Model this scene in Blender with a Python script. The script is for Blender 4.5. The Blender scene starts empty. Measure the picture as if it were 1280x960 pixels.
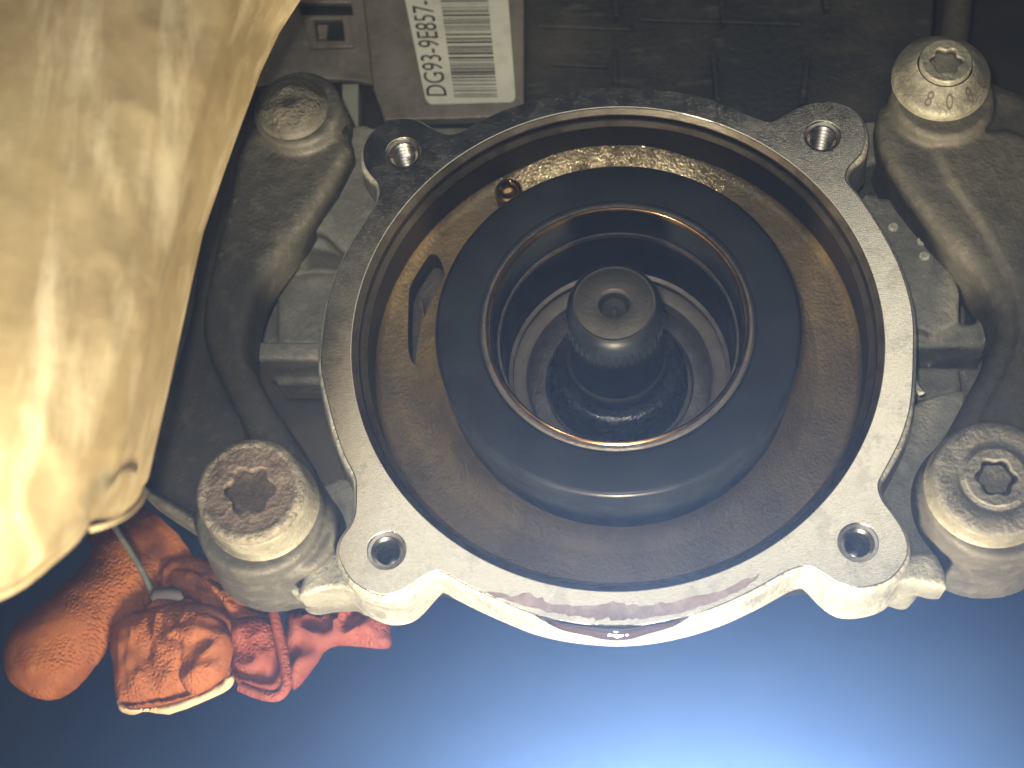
import bpy, bmesh, math, random
from mathutils import Vector, Matrix, noise
from mathutils.geometry import delaunay_2d_cdt
R = math.radians
random.seed(7)
FLARE_HAZE = 0.17                       # density of the added haze that stands in for lens flare
S = 0.0002                       # one drawing unit is 0.2 mm; drawing axes: u right, v up, w out of the flange face
scene = bpy.context.scene
col = scene.collection

def W(u, v, w):                  # drawing axes -> world metres (Z up, the flange face looks along -Y)
    return Vector((u * S, -w * S, v * S))

# ------------------------------------------------------------------ camera
TH, PS, PH = -0.4033, -0.0800, 0.0103
CT = Vector((126.785, 63.829, -1875.72))
FOC = 1884.94
def _rot(th, ps, ph):
    return Matrix.Rotation(ph, 3, 'Z') @ Matrix.Rotation(th, 3, 'X') @ Matrix.Rotation(ps, 3, 'Y')
CM = _rot(TH, PS, PH)
CO = -(CM.transposed() @ CT)     # camera position in drawing axes
def at(px, py, w):
    d = CM.transposed() @ Vector(((px - 640) / FOC, -(py - 480) / FOC, -1))
    k = (w - CO.z) / d.z
    p = CO + d * k
    return Vector((p.x, p.y, w))
def scale_at(w):                 # photo pixels per drawing unit near the axis, for a given w
    return FOC / (-CT.z - 0.92 * w)

cam = bpy.data.cameras.new('camera')
cam_o = bpy.data.objects.new('camera', cam)
col.objects.link(cam_o)
CONV = Matrix(((1, 0, 0), (0, 0, -1), (0, 1, 0)))
m4 = (CONV @ CM.transposed()).to_4x4()
m4.translation = W(*CO)
cam_o.matrix_world = m4
cam.sensor_width = 36
cam.lens = FOC / 1280 * 36
cam.clip_start = 0.005
cam.clip_end = 50
cam.dof.use_dof = True
cam.dof.focus_distance = 0.375
cam.dof.aperture_fstop = 14
scene.camera = cam_o

# ------------------------------------------------------------------ world, lamps, exposure
scene.view_settings.view_transform = 'Standard'
scene.view_settings.look = 'None'
scene.view_settings.exposure = 0.0
scene.view_settings.gamma = 1.0
scene.view_settings.use_curve_mapping = False
world = bpy.data.worlds.new('World')
scene.world = world
world.use_nodes = True
bg = world.node_tree.nodes['Background']
bg.inputs['Color'].default_value = (0.75, 0.85, 1.0, 1)
bg.inputs['Strength'].default_value = 0.025
scene.cycles.use_denoising = True
scene.cycles.volume_bounces = 0
scene.cycles.max_bounces = 6
scene.cycles.sample_clamp_indirect = 3

def area(name, pos, target, sx, sy, power, color, spread=180):
    l = bpy.data.lights.new(name, 'AREA')
    l.shape = 'RECTANGLE'
    l.size = sx * S; l.size_y = sy * S
    l.energy = power; l.color = color
    l.spread = R(spread)
    o = bpy.data.objects.new(name, l)
    col.objects.link(o)
    o.location = W(*pos)
    d = W(*target) - W(*pos)
    o.rotation_euler = d.to_track_quat('-Z', 'Y').to_euler()
    return o
area('work_lamp', (-60, -1330, 260), (20, -50, 0), 170, 320, 1.6, (1.0, 0.84, 0.58), 110)
area('shield_lamp', tuple(at(-190, 830, 780)), tuple(at(-60, 560, 560)), 120, 120, 0.09, (1.0, 0.88, 0.64), 100)
area('head_lamp', (-45, -735, 1735), (0, 0, 0), 45, 45, 0.27, (1.0, 0.93, 0.80), 90)
dl = area('reflection_softbox', (96, 342, 1500), (96, 342, 0), 1700, 900, 0.29, (1.0, 0.92, 0.74))  # added unseen panel, shaped for the bright reflection on the flange face
dl.rotation_euler.rotate_axis('Z', R(15.5))
area('flare_lamp', (120, -900, -2600), (20, -900, 1705), 300, 160, 0.5, (0.36, 0.58, 1.0), 24)  # unseen lamp towards the camera, lights the added haze as a flare glow
area('wall_fill', (250, -350, -4300), (250, 450, -5200), 2200, 200, 0.95, (0.44, 0.65, 1.0))  # added lamp out of view, brightens the wall towards the bottom

# ------------------------------------------------------------------ node materials
def nodes_of(m):
    m.use_nodes = True
    nt = m.node_tree
    return nt, nt.nodes, nt.links
class Mat:
    """A grimy surface: base colours mixed by noises, specks, relief. Scales are per drawing unit."""
    def __init__(self, name, base, rough=0.5, metal=0.0, spec=0.5):
        self.m = bpy.data.materials.new(name)
        self.nt, self.n, self.l = nodes_of(self.m)
        self.p = self.n['Principled BSDF']
        tc = self.n.new('ShaderNodeTexCoord')
        geo = self.n.new('ShaderNodeNewGeometry')
        sc_ = self.n.new('ShaderNodeVectorMath'); sc_.operation = 'SCALE'
        sc_.inputs['Scale'].default_value = 1 / S
        self.l.new(geo.outputs['Position'], sc_.inputs[0])
        self.v = sc_.outputs[0]
        self.c = None; self.base = base
        self.p.inputs['Base Color'].default_value = (*base, 1)
        self.p.inputs['Roughness'].default_value = rough
        self.p.inputs['Metallic'].default_value = metal
        self.p.inputs['Specular IOR Level'].default_value = spec
        self.h = None
    def coords(self, stretch):
        mp = self.n.new('ShaderNodeMapping')
        mp.inputs['Scale'].default_value = stretch
        self.l.new(self.v, mp.inputs['Vector'])
        return mp.outputs[0]
    def noise(self, scale, detail=4, rough=0.55, lo=0.4, hi=0.6, stretch=None, dist=0.0):
        t = self.n.new('ShaderNodeTexNoise')
        t.inputs['Scale'].default_value = scale
        t.inputs['Detail'].default_value = detail
        t.inputs['Roughness'].default_value = rough
        t.inputs['Distortion'].default_value = dist
        self.l.new(self.coords(stretch) if stretch else self.v, t.inputs['Vector'])
        r = self.n.new('ShaderNodeMapRange')
        r.inputs[1].default_value = lo; r.inputs[2].default_value = hi
        self.l.new(t.outputs[0], r.inputs[0])
        return r.outputs[0]
    def voro(self, scale, lo, hi, stretch=None, feature='F1'):
        t = self.n.new('ShaderNodeTexVoronoi')
        t.feature = feature
        t.inputs['Scale'].default_value = scale
        self.l.new(self.coords(stretch) if stretch else self.v, t.inputs['Vector'])
        r = self.n.new('ShaderNodeMapRange')
        r.inputs[1].default_value = lo; r.inputs[2].default_value = hi
        self.l.new(t.outputs['Distance'], r.inputs[0])
        return r.outputs[0]
    def math(self, op, a, b):
        x = self.n.new('ShaderNodeMath'); x.operation = op; x.use_clamp = True
        for i, q in ((0, a), (1, b)):
            if isinstance(q, (int, float)): x.inputs[i].default_value = q
            else: self.l.new(q, x.inputs[i])
        return x.outputs[0]
    def mix(self, colour, fac, amount=1.0):
        if amount != 1.0: fac = self.math('MULTIPLY', fac, amount)
        x = self.n.new('ShaderNodeMix'); x.data_type = 'RGBA'
        self.l.new(fac, x.inputs[0])
        if self.c is None: x.inputs[6].default_value = (*self.base, 1)
        else: self.l.new(self.c, x.inputs[6])
        x.inputs[7].default_value = (*colour, 1)
        self.c = x.outputs[2]
        self.l.new(self.c, self.p.inputs['Base Color'])
        return self
    def to(self, socket, fac, a, b):
        r = self.n.new('ShaderNodeMapRange')
        r.inputs[3].default_value = a; r.inputs[4].default_value = b
        self.l.new(fac, r.inputs[0])
        self.l.new(r.outputs[0], self.p.inputs[socket])
        return self
    def bump(self, fac, depth, strength=1.0):
        b = self.n.new('ShaderNodeBump')
        b.inputs['Distance'].default_value = depth * S
        b.inputs['Strength'].default_value = strength
        self.l.new(fac, b.inputs['Height'])
        if self.h is not None: self.l.new(self.h, b.inputs['Normal'])
        self.h = b.outputs[0]
        self.l.new(self.h, self.p.inputs['Normal'])
        return self

M = {}
def cast(name, base, light, dark, rough=0.6, metal=0.0, grain=1.2, spec=0.4):
    a = Mat(name, base, rough, metal, spec)
    a.mix(dark, a.noise(0.012, 5, 0.6, 0.42, 0.62), 0.75)
    a.mix(light, a.noise(0.05, 6, 0.7, 0.52, 0.72), 0.6)
    a.mix(light, a.voro(0.09, 0.16, 0.08), 0.5)
    a.mix(dark, a.noise(0.2, 3, 0.6, 0.55, 0.7), 0.6)
    a.mix(tuple(min(1, c * 1.35) for c in light), a.voro(0.13, 0.11, 0.05), 0.7)
    a.mix(dark, a.voro(0.06, 0.10, 0.05), 0.6)
    gp = a.n.new('ShaderNodeNewGeometry'); pr = a.n.new('ShaderNodeMapRange')
    pr.inputs[1].default_value = 0.51; pr.inputs[2].default_value = 0.58
    a.l.new(gp.outputs['Pointiness'], pr.inputs[0])
    a.mix(tuple(min(1, c * 1.3) for c in light), a.math('MULTIPLY', pr.outputs[0], a.noise(0.08, 5, 0.7, 0.35, 0.6)), 0.7)
    a.to('Roughness', a.noise(0.04, 4, 0.6, 0.35, 0.65), rough - 0.12, rough + 0.15)
    a.bump(a.noise(0.22, 4, 0.65, 0.2, 0.8), grain)
    a.bump(a.noise(0.05, 3, 0.55, 0.2, 0.8), grain * 2.2)
    M[name] = a.m
    return a
cast('cast_aluminium', (0.26, 0.255, 0.225), (0.40, 0.385, 0.33), (0.12, 0.122, 0.108), 0.55, 0.35)
cast('green_cast', (0.19, 0.186, 0.155), (0.29, 0.28, 0.23), (0.10, 0.1, 0.085), 0.6, 0.25, 0.9)
cast('bracket_grime', (0.066, 0.061, 0.048), (0.13, 0.12, 0.09), (0.034, 0.032, 0.026), 0.62, 0.1, 0.5)
cast('bolt_steel', (0.19, 0.18, 0.14), (0.32, 0.305, 0.235), (0.085, 0.078, 0.06), 0.52, 0.35, 0.7)
cast('rust', (0.09, 0.068, 0.052), (0.19, 0.155, 0.115), (0.05, 0.038, 0.032), 0.75, 0.1, 2.2)
cast('shaded_bracket', (0.045, 0.042, 0.034), (0.12, 0.112, 0.085), (0.032, 0.031, 0.026), 0.6, 0.05, 0.6)  # darker copy of the bracket material, puts the heat shield's shadow into the colour
cast('caked_dirt', (0.06, 0.056, 0.042), (0.15, 0.135, 0.10), (0.04, 0.038, 0.03), 0.75, 0.0, 3.0)
cast('crust', (0.11, 0.098, 0.075), (0.2, 0.18, 0.135), (0.06, 0.05, 0.04), 0.75, 0.0, 2.5)
cast('shaded_bolt', (0.115, 0.11, 0.095), (0.19, 0.18, 0.15), (0.06, 0.057, 0.05), 0.65, 0.1, 1.2)  # darker copy of bolt_steel, shade of the front face put into the colour
cast('pale_dirt', (0.45, 0.44, 0.35), (0.6, 0.58, 0.48), (0.25, 0.24, 0.19), 0.7, 0.0, 2.0)
cast('stamp_dark', (0.07, 0.062, 0.045), (0.10, 0.09, 0.07), (0.04, 0.035, 0.03), 0.8, 0.0, 0.6)  # dark tone for the stamped letters, laid on as flat shapes

a = Mat('machined_face', (0.66, 0.63, 0.55), 0.3, 1.0)
pit = a.noise(0.25, 4, 0.7, 0.60, 0.68)
blot = a.noise(0.018, 6, 0.68, 0.53, 0.60)
a.mix((0.36, 0.34, 0.31), blot, 0.3)
a.mix((0.34, 0.32, 0.28), pit, 0.3)
a.to('Roughness', a.noise(0.03, 6, 0.7, 0.4, 0.65), 0.10, 0.24)
a.bump(a.noise(0.35, 3, 0.6, 0.2, 0.8, stretch=(0.35, 1, 3)), 0.12)
M['machined_face'] = a.m

a = Mat('turned_steel', (0.70, 0.62, 0.48), 0.33, 1.0)
a.mix((0.35, 0.26, 0.18), a.noise(0.03, 4, 0.6, 0.45, 0.62), 0.6)
a.bump(a.noise(0.3, 3, 0.6, 0.2, 0.8), 0.15)
M['turned_steel'] = a.m
a = Mat('thread_metal', (0.34, 0.33, 0.31), 0.3, 1.0)
a.mix((0.16, 0.15, 0.135), a.noise(0.1, 3, 0.6, 0.4, 0.65), 0.6)
M['thread_metal'] = a.m

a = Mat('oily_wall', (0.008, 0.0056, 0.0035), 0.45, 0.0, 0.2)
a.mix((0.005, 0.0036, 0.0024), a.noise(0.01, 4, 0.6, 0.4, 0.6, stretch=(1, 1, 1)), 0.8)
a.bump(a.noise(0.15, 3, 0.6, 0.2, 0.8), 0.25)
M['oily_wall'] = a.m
a = Mat('oily_cast', (0.105, 0.073, 0.028), 0.45, 0.1, 0.4)
a.p.inputs['Coat Weight'].default_value = 0.1
a.p.inputs['Coat Roughness'].default_value = 0.15
a.mix((0.05, 0.036, 0.017), a.noise(0.012, 4, 0.6, 0.42, 0.62), 0.7)
a.mix((0.15, 0.108, 0.045), a.noise(0.12, 4, 0.7, 0.55, 0.7), 0.4)
a.bump(a.noise(0.22, 3, 0.6, 0.25, 0.75), 1.0)
a.bump(a.noise(0.05, 3, 0.55, 0.2, 0.8), 1.2)
sx = a.n.new('ShaderNodeSeparateXYZ'); a.l.new(a.v, sx.inputs[0])
wet = a.n.new('ShaderNodeMapRange'); wet.inputs[1].default_value = 215; wet.inputs[2].default_value = 262
a.l.new(sx.outputs[2], wet.inputs[0])
wetn = a.math('MULTIPLY', wet.outputs[0], a.noise(0.03, 3, 0.6, 0.3, 0.5))
a.l.new(wetn, a.p.inputs['Coat Weight'])
cb_ = a.n.new('ShaderNodeBump'); cb_.inputs['Distance'].default_value = 5 * S
a.l.new(a.noise(0.15, 3, 0.6, 0.25, 0.75), cb_.inputs['Height'])
a.l.new(cb_.outputs[0], a.p.inputs['Coat Normal'])
a.p.inputs['Coat IOR'].default_value = 2.0
M['oily_cast'] = a.m
a = Mat('black_oiled', (0.0045, 0.0055, 0.007), 0.4, 0.0, 0.14)
a.mix((0.009, 0.011, 0.013), a.noise(0.02, 4, 0.6, 0.42, 0.65), 0.8)
a.to('Roughness', a.noise(0.015, 5, 0.65, 0.35, 0.65), 0.28, 0.5)
a.bump(a.noise(0.03, 3, 0.5, 0.2, 0.8), 0.5)
a.bump(a.noise(0.5, 2, 0.5, 0.2, 0.8), 0.1)
M['black_oiled'] = a.m
a = Mat('wet_glint_cast', (0.42, 0.34, 0.2), 0.1, 0.7, 0.7)  # paler, more metallic than oily_cast, so the glint is partly in the colour
a.mix((0.10, 0.07, 0.028), a.noise(0.03, 4, 0.6, 0.45, 0.62), 0.8)
a.to('Roughness', a.noise(0.04, 4, 0.6, 0.4, 0.65), 0.07, 0.4)
a.bump(a.noise(0.24, 2, 0.5, 0.25, 0.75), 1.6)
M['wet_glint_cast'] = a.m
a = Mat('old_brass', (0.30, 0.20, 0.08), 0.12, 1.0)
a.mix((0.12, 0.08, 0.04), a.noise(0.1, 3, 0.6, 0.4, 0.65), 0.7)
M['old_brass'] = a.m
a = Mat('wet_black', (0.008, 0.009, 0.011), 0.16, 0.0, 0.5)
a.mix((0.02, 0.02, 0.02), a.noise(0.03, 4, 0.6, 0.42, 0.65), 0.8)
a.to('Roughness', a.noise(0.04, 5, 0.65, 0.35, 0.65), 0.1, 0.4)
a.bump(a.noise(0.06, 4, 0.6, 0.2, 0.8), 1.0)
a.bump(a.noise(0.25, 3, 0.6, 0.2, 0.8), 0.5)
M['wet_black'] = a.m
a = Mat('copper_lip', (0.62, 0.40, 0.20), 0.22, 1.0)
a.mix((0.30, 0.15, 0.08), a.noise(0.04, 4, 0.6, 0.45, 0.62), 0.7)
M['copper_lip'] = a.m
a = Mat('dark_steel', (0.10, 0.09, 0.08), 0.38, 0.7)
a.mix((0.05, 0.045, 0.04), a.noise(0.05, 4, 0.6, 0.42, 0.62), 0.8)
a.mix((0.2, 0.175, 0.14), a.noise(0.1, 5, 0.7, 0.58, 0.7), 0.5)
a.bump(a.noise(0.2, 4, 0.6, 0.2, 0.8), 0.7)
M['dark_steel'] = a.m
a = Mat('tip_steel', (0.026, 0.0235, 0.019), 0.6, 0.0, 0.15)
a.mix((0.016, 0.014, 0.012), a.noise(0.05, 4, 0.6, 0.42, 0.62), 0.7)
a.bump(a.noise(0.2, 4, 0.6, 0.2, 0.8), 0.6)
M['tip_steel'] = a.m
a = Mat('bearing_steel', (0.095, 0.08, 0.062), 0.48, 0.4)
a.mix((0.06, 0.048, 0.036), a.noise(0.06, 4, 0.6, 0.42, 0.62), 0.7)
a.bump(a.noise(0.2, 3, 0.6, 0.2, 0.8), 0.3)
M['bearing_steel'] = a.m
a = Mat('motor_oil', (0.03, 0.018, 0.014), 0.03, 0.0, 0.9)
a.p.inputs['Coat Weight'].default_value = 1.0
a.p.inputs['Coat Roughness'].default_value = 0.02
M['motor_oil'] = a.m

a = Mat('oil_stain', (0.15, 0.115, 0.115), 0.3, 0.3, 0.6)
a.mix((0.24, 0.205, 0.19), a.noise(0.06, 5, 0.7, 0.45, 0.65), 0.8)
M['oil_stain'] = a.m
a = Mat('shield_metal', (0.34, 0.265, 0.14), 0.55, 0.35)
a.mix((0.21, 0.155, 0.08), a.noise(0.008, 5, 0.6, 0.42, 0.62), 0.7)
a.mix((0.54, 0.46, 0.3), a.noise(0.02, 5, 0.6, 0.5, 0.7, stretch=(1.6, 1, 0.3)), 0.75)
a.mix((0.30, 0.22, 0.10), a.noise(0.016, 4, 0.6, 0.52, 0.7, stretch=(2, 1, 0.35)), 0.5)
a.mix((0.24, 0.18, 0.10), a.noise(0.05, 5, 0.6, 0.6, 0.75), 0.4)
a.to('Roughness', a.noise(0.02, 4, 0.6, 0.35, 0.65), 0.42, 0.6)
a.bump(a.noise(0.03, 3, 0.5, 0.2, 0.8), 0.8)
M['shield_metal'] = a.m

a = Mat('black_plastic', (0.017, 0.019, 0.02), 0.5, 0.0, 0.4)
a.mix((0.07, 0.062, 0.045), a.noise(0.006, 6, 0.65, 0.47, 0.68), 0.6)
a.mix((0.10, 0.092, 0.07), a.noise(0.03, 6, 0.7, 0.56, 0.72, stretch=(0.5, 1, 1.6)), 0.6)
a.bump(a.noise(0.1, 4, 0.6, 0.2, 0.8), 1.5)
M['black_plastic'] = a.m
a = Mat('grey_sheet', (0.21, 0.19, 0.155), 0.5, 0.35)
a.mix((0.11, 0.095, 0.075), a.noise(0.012, 5, 0.6, 0.42, 0.62), 0.7)
a.mix((0.30, 0.27, 0.21), a.noise(0.06, 5, 0.7, 0.54, 0.7), 0.5)
a.bump(a.noise(0.15, 4, 0.6, 0.2, 0.8), 0.8)
M['grey_sheet'] = a.m
a = Mat('sticker_paper', (0.55, 0.55, 0.46), 0.5)
a.mix((0.40, 0.39, 0.31), a.noise(0.03, 5, 0.65, 0.48, 0.66), 0.6)
M['sticker_paper'] = a.m
a = Mat('print_black', (0.018, 0.016, 0.014), 0.6)
a.mix((0.10, 0.10, 0.085), a.noise(0.08, 4, 0.7, 0.55, 0.72), 0.5)
M['print_black'] = a.m
a = Mat('gap_shade', (0.012, 0.012, 0.013), 0.7)  # near-black colour stands in for the shade behind the openings
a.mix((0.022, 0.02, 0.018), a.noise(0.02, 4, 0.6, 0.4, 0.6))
M['gap_shade'] = a.m
a = Mat('pale_plastic', (0.22, 0.23, 0.18), 0.55)
a.mix((0.13, 0.135, 0.11), a.noise(0.03, 4, 0.6, 0.42, 0.62))
M['pale_plastic'] = a.m

def orange(name, base, dark, light):
    a = Mat(name, base, 0.7, 0.0, 0.25)
    a.mix(dark, a.noise(0.012, 4, 0.6, 0.45, 0.65), 0.7)
    a.mix(light, a.noise(0.05, 5, 0.6, 0.55, 0.72), 0.4)
    tex = a.voro(0.22, 0.1, 0.6, stretch=(1, 0.2, 1))
    patch = a.noise(0.01, 2, 0.5, 0.36, 0.5)
    a.bump(a.math('MULTIPLY', tex, patch), 1.6)
    a.bump(a.noise(0.03, 4, 0.5, 0.2, 0.8), 2.0)
    a.p.inputs['Subsurface Weight'].default_value = 0.0
    M[name] = a.m
orange('glove_rubber', (0.25, 0.08, 0.023), (0.13, 0.038, 0.014), (0.34, 0.14, 0.055))
orange('glove_cuff', (0.2, 0.05, 0.03), (0.11, 0.03, 0.022), (0.25, 0.08, 0.05))
a = Mat('pale_lining', (0.5, 0.36, 0.22), 0.6)
a.mix((0.45, 0.3, 0.18), a.noise(0.06, 4, 0.6, 0.45, 0.65), 0.7)
M['pale_lining'] = a.m
a = Mat('dark_cloth', (0.03, 0.026, 0.03), 0.8)
a.mix((0.06, 0.045, 0.045), a.noise(0.02, 4, 0.6, 0.45, 0.65), 0.7)
M['dark_cloth'] = a.m
a = Mat('cable_sheath', (0.14, 0.15, 0.13), 0.4)
a.mix((0.08, 0.085, 0.075), a.noise(0.05, 4, 0.6, 0.42, 0.62))
M['cable_sheath'] = a.m
a = Mat('blue_wall', (0.25, 0.32, 0.43), 0.6)
a.mix((0.17, 0.25, 0.40), a.noise(0.0008, 4, 0.6, 0.42, 0.62), 0.7)
M['blue_wall'] = a.m

# ------------------------------------------------------------------ mesh helpers
def link(o): col.objects.link(o); return o
def thing(name, label, cat, loc, group=None):
    o = bpy.data.objects.new(name, None)
    o.empty_display_size = 0.01
    link(o); o.location = W(*loc)
    o['label'] = label; o['category'] = cat
    if group: o['group'] = group
    return o
def obj(name, me, mat, parent=None, smooth=35):
    """me in drawing axes already turned to world metres; re-based on the parent's place."""
    if parent is not None:
        me.transform(Matrix.Translation(-parent.location))
    me.materials.clear(); me.materials.append(M[mat])
    me.polygons.foreach_set('use_smooth', [True] * len(me.polygons))
    if smooth: me.set_sharp_from_angle(angle=R(14 if me.get('flat') else smooth))
    o = bpy.data.objects.new(name, me); link(o)
    if parent is not None: o.parent = parent
    return o
def child(name, me, mat, part, root, smooth=35, label=None):
    """a sub-part: parented to a part whose own origin sits at its thing's origin."""
    me.transform(Matrix.Translation(-root.location))
    me.materials.clear(); me.materials.append(M[mat])
    me.polygons.foreach_set('use_smooth', [True] * len(me.polygons))
    if smooth: me.set_sharp_from_angle(angle=R(14 if me.get('flat') else smooth))
    o = bpy.data.objects.new(name, me); link(o); o.parent = part
    if label: o['label'] = label
    return o
def mesh_from(verts, faces):
    me = bpy.data.meshes.new('mesh')
    me.from_pydata([W(*v) for v in verts], [], faces)
    me.validate(); me.update()
    return me
def lathe(profile, centre=(0, 0), seg=128, close=True):
    """profile: list of (r, w), turned about the w axis through centre."""
    vs, fs = [], []
    n = len(profile)
    for i in range(seg):
        a = 2 * math.pi * i / seg
        for r, w in profile:
            vs.append((centre[0] + r * math.cos(a), centre[1] + r * math.sin(a), w))
    for i in range(seg):
        j = (i + 1) % seg
        for k in range(n - 1):
            fs.append((i * n + k, i * n + k + 1, j * n + k + 1, j * n + k))
    me = mesh_from(vs, fs)
    bm = bmesh.new(); bm.from_mesh(me)
    bmesh.ops.remove_doubles(bm, verts=bm.verts, dist=1e-7)
    bmesh.ops.recalc_face_normals(bm, faces=bm.faces)
    bm.to_mesh(me); bm.free()
    return me
def arc(cr, cw, rad, a0, a1, n=6):
    return [(cr + rad * math.cos(R(a0 + (a1 - a0) * i / n)), cw + rad * math.sin(R(a0 + (a1 - a0) * i / n))) for i in range(n + 1)]
def smooth_loop(pts, sub=4):
    out = []; n = len(pts)
    for i in range(n):
        p0, p1, p2, p3 = pts[i - 1], pts[i], pts[(i + 1) % n], pts[(i + 2) % n]
        for k in range(sub):
            t = k / sub
            out.append(tuple(0.5 * (2 * b + (c - a) * t + (2 * a - 5 * b + 4 * c - d) * t * t + (3 * b - a - 3 * c + d) * t ** 3) for a, b, c, d in zip(p0, p1, p2, p3)))
    return out
def smooth_open(pts, sub=6):
    out = []; n = len(pts)
    for i in range(n - 1):
        p0, p1, p2, p3 = pts[max(i - 1, 0)], pts[i], pts[i + 1], pts[min(i + 2, n - 1)]
        for k in range(sub):
            t = k / sub
            out.append(tuple(0.5 * (2 * b + (c - a) * t + (2 * a - 5 * b + 4 * c - d) * t * t + (3 * b - a - 3 * c + d) * t ** 3) for a, b, c, d in zip(p0, p1, p2, p3)))
    out.append(tuple(pts[-1]))
    return out
def circle(cx, cy, r, n=64): return [(cx + r * math.cos(2 * math.pi * i / n), cy + r * math.sin(2 * math.pi * i / n)) for i in range(n)]
def lobes(cx, cy, r, depth, n=96, k=6, rot=0.0):
    return [(cx + (r - depth * (0.5 - 0.5 * math.cos(k * t + rot))) * math.cos(t), cy + (r - depth * (0.5 - 0.5 * math.cos(k * t + rot))) * math.sin(t)) for t in (2 * math.pi * i / n for i in range(n))]
def plate(loops, w1, w0, bevel=1.5, res=2):
    """a flat plate with holes between w0 and w1 (w1 nearer the viewer), edges rounded."""
    cu = bpy.data.curves.new('plate', 'CURVE')
    cu.dimensions = '2D'; cu.fill_mode = 'BOTH'
    cu.extrude = max((w1 - w0) / 2 - bevel, 0.01); cu.bevel_depth = bevel; cu.offset = -bevel; cu.bevel_resolution = res
    for lp in loops:
        sp = cu.splines.new('POLY'); sp.points.add(len(lp) - 1)
        for q, p in zip(sp.points, lp): q.co = (p[0], p[1], 0, 1)
        sp.use_cyclic_u = True
    o = bpy.data.objects.new('plate', cu); link(o)
    dg = bpy.context.evaluated_depsgraph_get()
    me = bpy.data.meshes.new_from_object(o.evaluated_get(dg))
    bpy.data.objects.remove(o); bpy.data.curves.remove(cu)
    mid = (w1 + w0) / 2
    for v in me.vertices: v.co = W(v.co.x, v.co.y, v.co.z + mid)
    bm = bmesh.new(); bm.from_mesh(me)
    bmesh.ops.remove_doubles(bm, verts=bm.verts, dist=1e-7)
    bmesh.ops.recalc_face_normals(bm, faces=bm.faces)
    bm.to_mesh(me); bm.free()
    me['flat'] = 1
    return me
def sheet(loops, w, t):
    """flat sheet with holes, front at w, thickness t."""
    vin, faces = [], []
    for lp in loops:
        i0 = len(vin); vin += [Vector((p[0], p[1])) for p in lp]; faces.append(list(range(i0, len(vin))))
    ed = [(f[i - 1], f[i]) for f in faces for i in range(len(f))]
    vo, _e, fo, *_r = delaunay_2d_cdt(vin, ed, [], 0, 1e-5)
    keep = []
    for f in fo:
        c = sum((vo[i] for i in f), Vector((0, 0))) / len(f)
        if inside(c, loops[0]) and not any(inside(c, lp) for lp in loops[1:]): keep.append(tuple(f))
    n = len(vo)
    vs = [(p.x, p.y, w) for p in vo] + [(p.x, p.y, w - t) for p in vo]
    fs = keep + [tuple(i + n for i in f)[::-1] for f in keep]
    me = mesh_from(vs, fs)
    bm = bmesh.new(); bm.from_mesh(me)
    bmesh.ops.delete(bm, geom=[v for v in bm.verts if not v.link_faces], context='VERTS')
    bm.to_mesh(me); bm.free()
    return me
def px_plate(pts, w1, w0, bevel=1.5, smooth=4, holes=()):
    lp = [tuple(at(x, y, w1).xy) for x, y in pts]
    lp = smooth_loop(lp, smooth) if smooth else lp
    hs = [[tuple(at(x, y, w1).xy) for x, y in h] for h in holes]
    return plate([lp] + hs, w1, w0, bevel)
def disc_prism(cx, cy, r, w1, w0, n=48, taper=0.0):
    return lathe([(0, w1), (r, w1), (r + taper, w0), (0, w0)], (cx, cy), n)
def join(meshes):
    bm = bmesh.new()
    for me in meshes: bm.from_mesh(me)
    out = bpy.data.meshes.new('mesh'); bm.to_mesh(out); bm.free()
    return out
def fuse(meshes, voxel=4.0, rounds=6, factor=0.5):
    """melts closed solids into one casting with soft fillets."""
    me = join(meshes)
    o = bpy.data.objects.new('casting', me); link(o)
    r = o.modifiers.new('remesh', 'REMESH'); r.mode = 'VOXEL'; r.voxel_size = voxel * S; r.use_smooth_shade = True
    s = o.modifiers.new('smooth', 'SMOOTH'); s.iterations = rounds; s.factor = factor
    dg = bpy.context.evaluated_depsgraph_get()
    out = bpy.data.meshes.new_from_object(o.evaluated_get(dg))
    bpy.data.objects.remove(o)
    return out
def tube(path, rad, n=12, caps=True):
    """path: list of (u,v,w) ; rad: number or list."""
    vs, fs = [], []
    P = [Vector(p) for p in path]
    up = Vector((0, 0, 1))
    for i, p in enumerate(P):
        t = (P[min(i + 1, len(P) - 1)] - P[max(i - 1, 0)]).normalized()
        a = t.cross(up)
        if a.length < 1e-4: a = t.cross(Vector((1, 0, 0)))
        a.normalize(); b = t.cross(a).normalized()
        r = rad[i] if isinstance(rad, (list, tuple)) else rad
        ra, rb = r if isinstance(r, tuple) else (r, r)
        for k in range(n):
            an = 2 * math.pi * k / n
            vs.append(tuple(p + a * math.cos(an) * ra + b * math.sin(an) * rb))
    for i in range(len(P) - 1):
        for k in range(n):
            j = (k + 1) % n
            fs.append((i * n + k, i * n + j, (i + 1) * n + j, (i + 1) * n + k))
    if caps:
        fs.append(tuple(range(n))[::-1]); fs.append(tuple((len(P) - 1) * n + k for k in range(n)))
    return mesh_from(vs, fs)
def inside(p, poly):
    c = False; n = len(poly); x, y = p
    for i in range(n):
        (x1, y1), (x2, y2) = poly[i], poly[i - 1]
        if (y1 > y) != (y2 > y) and x < (x2 - x1) * (y - y1) / (y2 - y1) + x1: c = not c
    return c
def edge_dist(p, poly):
    best = 1e9; P = Vector(p)
    for i in range(len(poly)):
        a, b = Vector(poly[i - 1]), Vector(poly[i])
        ab = b - a
        t = max(0, min(1, (P - a).dot(ab) / max(ab.length_squared, 1e-9)))
        best = min(best, (P - a - ab * t).length)
    return best
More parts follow.
